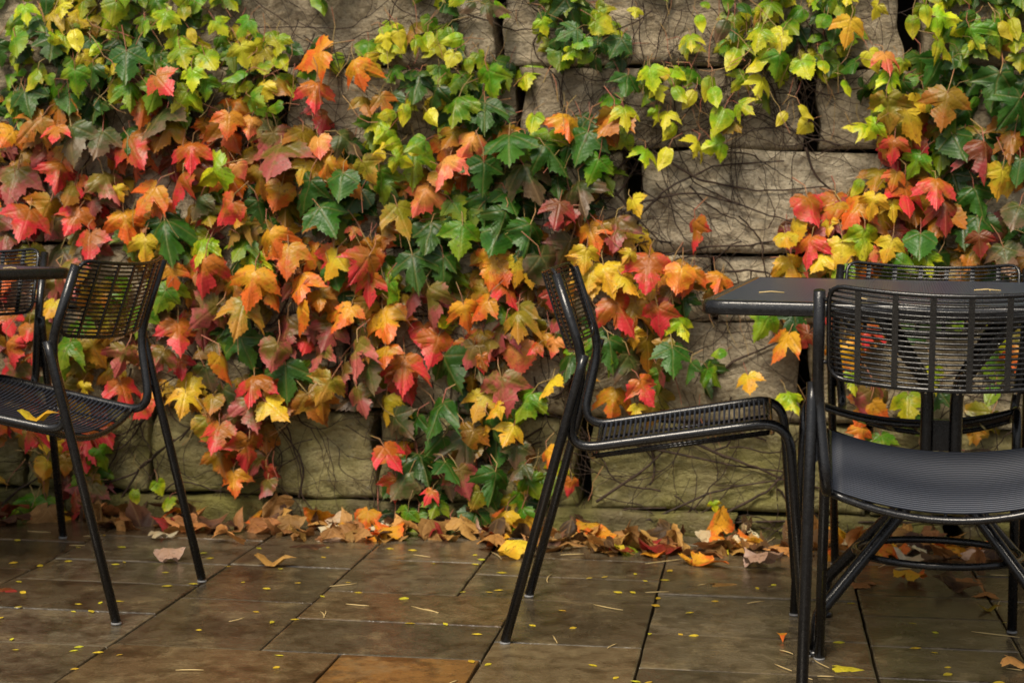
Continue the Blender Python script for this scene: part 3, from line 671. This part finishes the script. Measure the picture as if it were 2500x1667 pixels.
# ------------------------------------------------------------------ chair
R_T = .0112
NF = Vector((-.946, 0, -.324)); UPB = Vector((-.324, 0, .946))
PB = Vector((.0835, 0, .668)); PH = .186; HWB = .2225; BULGE = .047
def bul(y): return BULGE*(1-(y/HWB)**2)
RAIL0 = Vector((.055, 0, .440)); RAIL1 = Vector((.545, 0, .520))
def railz(x): return .440+(x-.055)*(.08/.49)
def halfw(x): return .2175+(x-.055)*(.031/.49)
CH = {}
def chair_meshes():
    for s, nm in ((1, 'l'), (-1, 'r')):
        pts = fillet([(.028, s*.2400, .832), (.094, s*.2430, .637), (.052, s*.2175, .437), (.545, s*.2486, .520), (.5936, s*.2550, .006)], [.055, .075, .07], 8)
        CH['frame'+nm] = mesh('side_frame', *tube(pts, R_T, 12), M_BLACK)
        CH['leg'+nm] = mesh('rear_leg', *tube([(.095, s*.2530, .655), (.086, s*.2530, .62), (-.0745, s*.2493, .006)], R_T, 12), M_BLACK)
        a = .635; V = [Vector((.088, s*.2505, a)), Vector((.02, s*.2505, .40)), Vector((.052, s*.222, .46)), Vector((.093, s*.243, .60))]
        a_, b_, c_ = Vector((.086, s*.251, .63)), Vector((.049, s*.2515, .50)), Vector((.072, s*.229, .52))
        V = []; 
        for d in (-.0015, .0015):
            for q in (a_, b_, c_): V.append(q+Vector((d*.3, d, 0)))
        CH['plate'+nm] = mesh('gusset', V, [(0, 1, 2), (5, 4, 3), (0, 3, 4, 1), (1, 4, 5, 2), (2, 5, 3, 0)], M_BLACK, False)
    V, F = [], []; tube([(0, 0, 0), (0, 0, .0045)], R_T*1.08, 12, True, V, F); CH['cap'] = mesh('foot_cap', V, F, M_CAP)
    # back panel
    rod = [NF*bul(y)+Vector((0, y, 0)) for y in [HWB*(-1+2*i/16) for i in range(17)]]
    CH['brod'] = mesh('back_rod', *tube(rod, .0025, 6), M_BLACK)
    c = .028; fr = []
    def PP(y, h): return PB+UPB*h+NF*bul(y)+Vector((0, y, 0))
    corners = [(-HWB, 0), (HWB, 0), (HWB, PH), (-HWB, PH)]
    def arc(cy, ch, a0):
        return [PP(cy+c*cos(a0+pi/2*k/4), ch+c*sin(a0+pi/2*k/4)) for k in range(5)]
    fr += arc(-HWB+c, c, pi)
    fr += [PP(-HWB+c+(2*HWB-2*c)*i/14, 0) for i in range(1, 14)]
    fr += arc(HWB-c, c, -pi/2)
    fr += arc(HWB-c, PH-c, 0)
    fr += [PP(HWB-c-(2*HWB-2*c)*i/14, PH) for i in range(1, 14)]
    fr += arc(-HWB+c, PH-c, pi/2)
    CH['bframe'] = mesh('back_frame', *tube(fr, .0047, 8, close=True), M_BLACK)
    V, F = [], []
    CH['lug'] = mesh('back_lug', *tube([(0, -.010, 0), (0, .010, 0)], .004, 6), M_BLACK)
    CH['lugp'] = [PP(s*HWB*.995, h)+Vector((.001, s*.0095, 0)) for s in (-1, 1) for h in (.03, PH-.03)]
    R = Matrix((Vector(( .946, 0, .324)), Vector((0, 1, 0)), UPB)).transposed()
    CH['bbar'] = mesh('back_bar', *box([], [], (0, 0, 0), .0035, .0110, PH-.004, R), M_BLACK, False)
    # seat rods (unit half width)
    sag = [Vector((0, (-1+2*i/14), -(1-((-1+2*i/14))**2))) for i in range(15)]
    CH['srod'] = mesh('seat_rod', *tube([Vector((0, p.y*.235, p.z*.038)) for p in sag], .0029, 6), M_SEAT)
    for nm, x in (('srear', .105), ('sfront', .512)):
        CH[nm] = mesh('seat_cross_tube', *tube([Vector((x, p.y*halfw(x), railz(x)-.002+p.z*.045)) for p in sag], .0075, 8), M_BLACK)
    V, F = [], []
    CH['sbar'] = mesh('seat_bar', *tube([(.105, 0, railz(.105)), (.512, 0, railz(.512))], .0035, 4), M_BLACK)
    # droplets
    V, F = [], []; rd = random.Random(4)
    for i in range(75):
        k = rd.randrange(1, 12); y = rd.uniform(-.20, .20); p = PB+UPB*(PH*k/17.5+.0)+NF*bul(y)+Vector((0, y, -.0035)); r = rd.uniform(.0016, .0027)
        if i > 60: p = PB+NF*bul(y)+Vector((0, y, -.006))
        b0 = len(V)
        for a in range(4):
            th = pi*(a+.5)/4
            for q in range(6): V.append(p+Vector((sin(th)*cos(q*pi/3)*r, sin(th)*sin(q*pi/3)*r, cos(th)*r*1.2)))
        for a in range(3):
            for q in range(6): F.append((b0+a*6+q, b0+(a+1)*6+q, b0+(a+1)*6+(q+1) % 6, b0+a*6+(q+1) % 6))
        F.append(tuple(b0+q for q in range(6))); F.append(tuple(b0+18+q for q in range(6))[::-1])
    CH['drops'] = mesh('water_drop', V, F, M_DROP)
chair_meshes()
def make_chair(loc, rz, label):
    t = empty('chair', loc, rz); tag(t, label, 'chair', 'black metal chairs around the patio tables')
    for nm, s in (('l', 1), ('r', -1)):
        o = mk('side_frame', CH['frame'+nm], t); mk('foot_cap', CH['cap'], o, (.5936, s*.255, 0))
        o = mk('rear_leg', CH['leg'+nm], t); mk('foot_cap', CH['cap'], o, (-.0745, s*.2493, 0))
        mk('gusset', CH['plate'+nm], o)
    bf = mk('back_frame', CH['bframe'], t)
    for q in CH['lugp']: mk('back_lug', CH['lug'], bf, q)
    for i in range(17): mk('back_rod', CH['brod'], t, PB+UPB*(PH*(i+1)/18))
    for i in range(6):
        y = -HWB+.054+.0674*i; mk('back_bar', CH['bbar'], t, PB+UPB*(PH/2)+NF*(bul(y)+.004)+Vector((0, y, 0)))
    mk('seat_cross_tube', CH['srear'], t); mk('seat_cross_tube', CH['sfront'], t)
    for i in range(33):
        x = .117+(.500-.117)*i/32; o = mk('seat_rod', CH['srod'], t, (x, 0, railz(x)+.003)); o.scale = (1, halfw(x)/.235, 1)
    for i in range(5):
        u = -.66+.33*i; mk('seat_bar', CH['sbar'], t, (0, u*.232, -.0045-.045*(1-u*u)))
    o = mk('water_drop', CH['drops'], t); o['kind'] = 'stuff'
    return t
def copy_tree(o, parent=None):
    c = o.copy(); COL.objects.link(c); c.parent = parent
    for ch in o.children: copy_tree(ch, c)
    return c
proto = make_chair((.0957, 4.2879, 0), -.1173, 'black metal chair standing in side view in the middle, facing the right-hand table')
for (x, y, rz, lab) in ((.7961, 3.3033, 1.3452, 'black metal chair nearest the camera at the right edge, seen from behind'),
                        (1.116, 4.8568, -1.8817, 'black metal chair on the wall side of the right-hand table, facing the camera'),
                        (-.9266, 4.4519, 2.905, 'black metal chair at the left seen from behind with a yellow leaf on its seat'),
                        (-1.5569, 5.2207, -1.6857, 'black metal chair at the far left edge, partly hidden by the left table')):
    c = copy_tree(proto); c.location = (x, y, 0); c.rotation_euler = (0, 0, rz); c['label'] = lab

# ------------------------------------------------------------------ tables
def table_meshes():
    T = {}
    SX, SY, c, TZ = .968, 1.25, .045, .8013
    def rr(ins, z):
        pts = []
        for cx, cy, a0 in ((SX/2-c, SY/2-c, 0), (-SX/2+c, SY/2-c, pi/2), (-SX/2+c, -SY/2+c, pi), (SX/2-c, -SY/2+c, 1.5*pi)):
            for k in range(6):
                a = a0+pi/2*k/5; pts.append(Vector((cx+(c-ins)*cos(a), cy+(c-ins)*sin(a), z)))
        return pts
    V = []; F = []; rings = [rr(.002, TZ-.029), rr(.0, TZ-.025), rr(0, TZ-.006), rr(.004, TZ-.001), rr(.010, TZ), rr(.020, TZ), rr(.021, TZ-.004)]
    rings = [rr(.012, TZ-.027)] + rings
    n = len(rings[0])
    for r in rings: V += r
    for i in range(len(rings)-1):
        for k in range(n): F.append((i*n+k, i*n+(k+1) % n, (i+1)*n+(k+1) % n, (i+1)*n+k))
    T['rim'] = mesh('rim', V, F, M_BLACK)
    V = []; F = []; V += rr(.02, TZ-.0032); F.append(tuple(range(n))); b0 = n; V += rr(.02, TZ-.022); F.append(tuple(range(b0, b0+n))[::-1])
    T['top'] = mesh('tabletop', V, F, M_TOP, False)
    V, F = [], []; N = 150
    for i in range(N):
        x = -SX/2+.026+(SX-.052)*i/(N-1); box(V, F, (x, 0, TZ-.0022), .0052, SY-.046, .0025)
    T['rib'] = mesh('top_rib', V, F, M_TOP, False)
    for sx in (-1, 1):
        for sy in (-1, 1):
            a, b_ = .262*sx, .20*sy; k = .032
            pts = fillet([(a*1.0, b_*1.0, .012), (a*.98, b_*.98, .092), (k*sx, k*sy*.55, .365), (k*sx, k*sy*.55, .585), (sx*.155, sy*.20, .775)], [.022, .03, .04], 6)
            T['leg', sx, sy] = mesh('leg', *tube(pts, .0145, 12), M_BLACK)
            T['pad', sx, sy] = mesh('foot_pad', *tube([(a, b_, 0), (a, b_, .010), (a, b_, .016)], [.024, .024, .014], 14), M_BLACK)
    T['ring'] = mesh('ring', *tube([(.185*cos(2*pi*k/40), .165*sin(2*pi*k/40), .205) for k in range(40)], .0085, 8, close=True), M_BLACK)
    V, F = [], []; box(V, F, (0, 0, .475), .05, .026, .07); T['plate'] = mesh('clamp_plate', V, F, M_BLACK, False)
    V, F = [], []
    for sy in (-1, 1): box(V, F, (0, sy*.20, .777), .8, .03, .008)
    T['brace'] = mesh('under_brace', V, F, M_BLACK, False)
    return T
TM = table_meshes()
def table(loc, rz, label):
    t = empty('table', loc, rz); tag(t, label, 'table', 'black metal patio tables')
    tp = mk('tabletop', TM['top'], t); mk('rim', TM['rim'], tp); o = mk('top_rib', TM['rib'], tp); o['kind'] = 'stuff'
    mk('under_brace', TM['brace'], t); mk('ring', TM['ring'], t); mk('clamp_plate', TM['plate'], t)
    for sx in (-1, 1):
        for sy in (-1, 1): l = mk('leg', TM['leg', sx, sy], t); mk('foot_pad', TM['pad', sx, sy], l)
    return t
t_r = table((.975, 4.12, 0), -.21, 'square black metal table at the right between three chairs')
t_l = table((-1.93, 4.68, 0), -.66, 'black metal table at the left edge with only one corner in the photo')

# ------------------------------------------------------------------ fallen leaves
rf = random.Random(17)
items_l = []
NL = 390
for k in range(NL):
    gx = rf.uniform(-2.4, 2.0); f = rf.random()**.8
    back = WALL-.045; front = 5.14+.03*sin(gx*5)+(.06 if gx < -1.35 else 0)
    gy_ = back-(back-front)*f + rf.gauss(0, .01)
    hgt = .010+(1-f)*.042*(.6+.8*abs(noise.noise(Vector((gx*3, 2, 0)))))
    if gx > .3: hgt *= .8
    z = rf.uniform(.0, hgt)
    s = rf.uniform(.065, .14)
    if gx < -1.3 and rf.random() < .45: continue
    code = rf.choice('BBNDNODBOWBNBrD' if f > .35 else 'BDDDNBDOr')
    if rf.random() < .03: code = rf.choice('YLR')
    ca, cb = colours(code, rf)
    R = Matrix.Rotation(rf.uniform(0, 6.3), 4, 'Z') @ Matrix.Rotation(rf.gauss(0, .5)+(.35 if f < .4 else 0), 4, 'X') @ Matrix.Rotation(rf.gauss(0, .4), 4, 'Y')
    M = Matrix.Translation(G2W(gx, gy_, z+.008)) @ R @ Matrix.Diagonal((s, s, s*.65, 1))
    items_l.append((rf.randrange(len(GEO_CUR)), M, ca, cb))
lo = join_leaves('leaf_litter', items_l, GEO_CUR, [M_DRYS, M_TWIG])
tag(lo, 'long heap of curled brown and orange dead leaves along the foot of the wall', 'leaf litter')
def single(name, vx, vy, code, size, rot, label, flat=False, z=.004, gi=None, cat='leaf', group=None, tilt=0):
    p = on_ground(vx, vy, z)
    me = (ME_CUR if not flat else ME_FLAT)[gi if gi is not None else rf.randrange(len(ME_CUR) if not flat else len(ME_FLAT))]
    o = mk(name, me); ca, cb = colours(code, rf); o.color = (*ca, 1); o['cb'] = (*cb, 1)
    o.matrix_world = Matrix.Translation(p) @ Matrix.Rotation(math.radians(rot), 4, 'Z') @ Matrix.Rotation(tilt, 4, 'X') @ Matrix.Diagonal((size*1.35, size*1.35, size*.95, 1))
    zmin = min((o.matrix_world @ v.co).z for v in me.vertices)
    o.location.z += z-.003-zmin if not flat else 0
    tag(o, label, cat, group); return o
ME_FLAT = [leaf_mesh('flat_leaf', leaf_geo(k, 400+i, .35, False), [M_DRY, M_TWIG]) for i, k in enumerate(['lobed', 'shallow', 'lobed'])]
def F1(x, y, bx=0): return nat(bx+x*.3827, 1250+y*.3827)
single('fallen_leaf', *F1(1085, 312), 'W', .072, 20, 'folded pale brown leaf lying in front of the left chair leg', gi=0)
single('fallen_leaf', *F1(1740, 335), 'N', .085, 80, 'rolled tan leaf lying alone on the joint between pavers', gi=6)
single('fallen_leaf', *F1(1040, 165), 'W', .055, 130, 'pale leaf at the edge of the heap left of the chair leg', gi=2)
single('fallen_leaf', *F1(1430, 190), 'N', .085, 200, 'ochre curled leaf at the edge of the heap right of the chair leg', gi=3)
single('fallen_leaf', *F1(1950, 205), 'D', .08, 30, 'dark brown wet leaf lying flat by the heap', True, gi=1)
single('fallen_leaf', *F1(330, 335, 1600), 'O', .10, 40, 'orange brown curled leaf left of the pale pink leaf', gi=5)
single('fallen_leaf', *F1(650, 348, 1600), 'W', .115, 200, 'large pale pink leaf lying face down beside the chair leg', gi=7)
single('fallen_leaf', *F1(390, 455, 1600), 'B', .07, 100, 'flat brown leaf stuck to the wet paving', True, gi=0)
single('fallen_leaf', *F1(1640, 435, 1600), 'O', .075, 140, 'small orange leaf curled into a ring under the table', gi=2)
single('fallen_leaf', *F1(1350, 458, 1600), 'B', .07, 240, 'brown flat leaf behind the diagonal table leg', True, gi=1)
single('fallen_leaf', *F1(1960, 425, 1600), 'B', .10, 10, 'big brown leaf flat on the paving under the table', True, gi=2)
single('fallen_leaf', *F1(1930, 495, 1600), 'D', .085, 60, 'dark curled leaf with orange edge under the table', gi=0)
single('fallen_leaf', *F1(2110, 530, 1600), 'N', .07, 160, 'orange brown leaf lying across the joint at the right', True, gi=0)
single('fallen_leaf', *F1(810, 805, 1600), 'O', .035, 0, 'tiny orange curled leaf left of the front chair leg', gi=4)
single('fallen_leaf', *F1(2120, 622, 1600), 'T', .045, 90, 'small tan leaf near the right chair foot', gi=6)
single('fallen_leaf', *F1(1165, 985, 1600), 'y', .05, 80, 'pale yellow green leaf right of the table foot', True, gi=0)
single('fallen_leaf', *F1(2325, 995, 1600), 'N', .05, 70, 'ochre leaf at the bottom right edge of the paving', gi=1)
single('fallen_leaf', *F1(1180, 285, 800), 'Y', .09, 330, 'yellow brown curled leaf left of the middle chair legs', gi=7)
single('fallen_leaf', *F1(1860, 250, 800), 'y', .06, 30, 'pale lime leaf in front of the heap', gi=4)
single('fallen_leaf', *F1(1780, 262, 800), 'D', .07, 0, 'dark brown leaf beside the pale lime leaf', gi=3)
single('fallen_leaf', *F1(2060, 205, 800), 'r', .075, 110, 'crumpled dark red leaf on the edge of the heap', gi=5)
single('fallen_leaf', *F1(90, 160, 800), 'W', .07, 300, 'bright cream leaf in front of the heap', True, gi=1)
single('fallen_leaf', *F1(1110, 235, 800), 'N', .09, 70, 'glossy ochre leaf at the edge of the heap near the ivy foot', gi=2)
single('fallen_leaf', *F1(360, 195, 1600), 'W', .075, 20, 'pale curled leaf on the heap left of the pink leaf', gi=0)
single('fallen_leaf', *F1(450, 257, 1600), 'y', .03, 20, 'tiny bright yellow leaf behind the pale pink leaf', gi=4)
single('fallen_leaf', *F1(600, 195, 1600), 'W', .09, 160, 'split pale leaf standing at the edge of the heap', gi=3)
single('fallen_leaf', *F1(1510, 225, 1600), 'N', .08, 60, 'buff leaf inside the table ring', gi=2)
single('fallen_leaf', *F1(1745, 215, 1600), 'Y', .04, 60, 'yellow leaf under the table beside the small green one', gi=4)
single('fallen_leaf', *F1(20, 485), 'r', .04, 60, 'dark red leaf at the left edge of the paving', True, gi=0)
# leaves on furniture
def at_z(vx, vy, z): return on_ground(vx, vy, z)
o = single('fallen_leaf', *nat(88, 1026), 'Y', .075, 80, 'yellow leaf lying on the seat of the left chair', z=.455, gi=6)
o = single('fallen_leaf', *nat(1965, 676), 'r', .045, 10, 'small dark pink leaf lying on the far edge of the right table', z=.803, gi=4)

# yellow leaflets and pale needles
def leaflet_mesh():
    V = [(-.5, 0, 0), (-.25, .13, .03), (.1, .18, .05), (.35, .11, .03), (.5, 0, 0), (.35, -.11, .02), (.1, -.17, .0), (-.25, -.12, .01), (0, 0, .07)]
    F = [(8, i+1, i) for i in range(7)] + [(8, 0, 7)]
    return V, F
V, F = leaflet_mesh(); me_l = leaf_mesh('leaflet', (V, F, [(v[0]*.5, v[1]) for v in V], len(F)), [M_DRY])
dots = {0: "110 178;85 322;255 340;435 312;735 332;792 317;118 442;145 510;1232 456;1067 470;1550 446;1700 486;1900 450;500 585;640 576;760 567;468 632;580 630;115 604;5 673;75 808;100 876;503 858;470 882;625 893;763 908;475 998;1268 750;1735 700;1880 683;2055 535;1780 912;1763 988;1633 634;1650 229;1298 259;1340 293;1455 345;1790 360;2062 287;2092 224;497 222;775 222;663 146;2285 512;1055 384;2220 447",
 800: "487 550;865 508;1030 509;1090 497;940 272;980 301;540 242;677 328;940 331;1305 721;1495 626;1565 737;952 777;525 708;750 712;915 949;1023 969;1690 975;1838 1055;1850 510;1945 510;1962 393;1768 412;1670 419;2025 437;2183 372;2153 432;2108 548;2091 594;2309 640;2250 778;2055 775;1963 1078;2045 1085;395 232;205 1088;1110 385;195 512",
 1600: "380 567;650 484;730 475;755 463;1170 830;1640 708;1785 766;1780 894;1660 866;1865 988;1865 1033;1250 580;90 373;1660 290;1935 368;2228 703;760 290;2190 1085;245 786"}
first = True
for bx, st in dots.items():
    for q in st.split(';'):
        x, y = map(float, q.split()); vx, vy = F1(x, y, bx); p = on_ground(vx, vy, .002)
        o = mk('leaflet', me_l); s = rf.uniform(.015, .031); a = rf.gauss(0, .7)
        o.matrix_world = Matrix.Translation(p) @ Matrix.Rotation(a, 4, 'Z') @ Matrix.Rotation(rf.gauss(0, .15), 4, 'X') @ Matrix.Diagonal((s, s*rf.uniform(.8, 1.5), s, 1))
        ca, cb = colours('Y' if rf.random() < .75 else 'y', rf, 1.05); o.color = (*ca, 1); o['cb'] = (*cb, 1)
        tag(o, 'tiny yellow leaflet lying on the wet paving', 'leaf', 'yellow leaflets scattered over the paving')
ned = {0: [(1210, 1005, 180, 0), (1510, 683, 105, 14), (2190, 462, 175, 6), (2280, 590, 140, -4), (2055, 650, 45, -60), (2072, 645, 40, 70), (250, 123, 150, -3), (490, 210, 100, 0), (590, 150, 120, 2)],
 800: [(190, 590, 150, -5), (620, 618, 180, -13), (660, 628, 90, -18), (1415, 420, 60, 65), (1790, 605, 190, -11), (1450, 808, 60, -60), (1815, 852, 70, 25), (2100, 508, 150, 2), (2150, 312, 250, 7), (600, 277, 110, -8), (800, 1080, 60, 20), (1075, 275, 80, -35), (1560, 268, 150, 2)],
 1600: [(640, 573, 110, 8), (815, 988, 120, -22), (970, 1053, 70, -22), (2170, 778, 310, -7), (1085, 1045, 105, -2), (835, 890, 90, -17), (2190, 400, 110, -3), (1460, 330, 90, 30), (1580, 358, 110, 0), (300, 460, 60, 10), (690, 190, 210, 30), (2100, 230, 260, -35), (1060, 965, 110, -28), (2190, 590, 60, 70), (2290, 1000, 100, -8)]}
me_cache = {}
for bx, L in ned.items():
    for x, y, ln, a in L:
        a = math.radians(a); h = ln/2
        p0 = on_ground(*F1(x-h*cos(a), y+h*sin(a), bx), .003); p1 = on_ground(*F1(x+h*cos(a), y-h*sin(a), bx), .003)
        md = (p0+p1)/2; d = (p1-p0); nr = Vector((-d.y, d.x, 0))*rf.uniform(-.12, .12)
        q0, q1, qm = p0-md, p1-md, nr
        pts = [q0*(1-t_)**2 + (qm*2)*t_*(1-t_) + q1*t_*t_ for t_ in (0, .25, .5, .75, 1)]
        o = mk('needle', mesh('needle', *tube(pts, [.0006, .0013, .0015, .0013, .0008], 5), M_NEEDLE), None, md)
        tag(o, 'thin pale leaf stalk lying on the wet paving', 'stalk', 'pale stalks scattered over the paving')
def stalk_on(vx, vy, z, L, a, label, cross=False):
    p = on_ground(vx, vy, z); V, F = [], []
    tube([(-L/2, 0, .001), (0, .004, .003), (L/2, -.002, .001)], .0016, 5, True, V, F)
    if cross: tube([(0, -.03, .002), (.002, 0, .004), (0, .04, .002)], .0013, 5, True, V, F)
    o = mk('stalk', mesh('stalk', V, F, M_NEEDLE), None, p); o.rotation_euler = (0, 0, a); tag(o, label, 'stalk')
stalk_on(1772, 673, .8015, .055, .15, 'pale curved stalk on the left end of the right table')
stalk_on(2268, 668, .8015, .06, -.05, 'pale crossed stalk near the right end of the right table', True)
stalk_on(22*.9408*1.0+2, 617, .8015, .035, 0, 'pale stalk on the left table')
stalk_on(1980, 689, .8015, .02, 0, 'short pale stalk on the table seen through the front chair back')
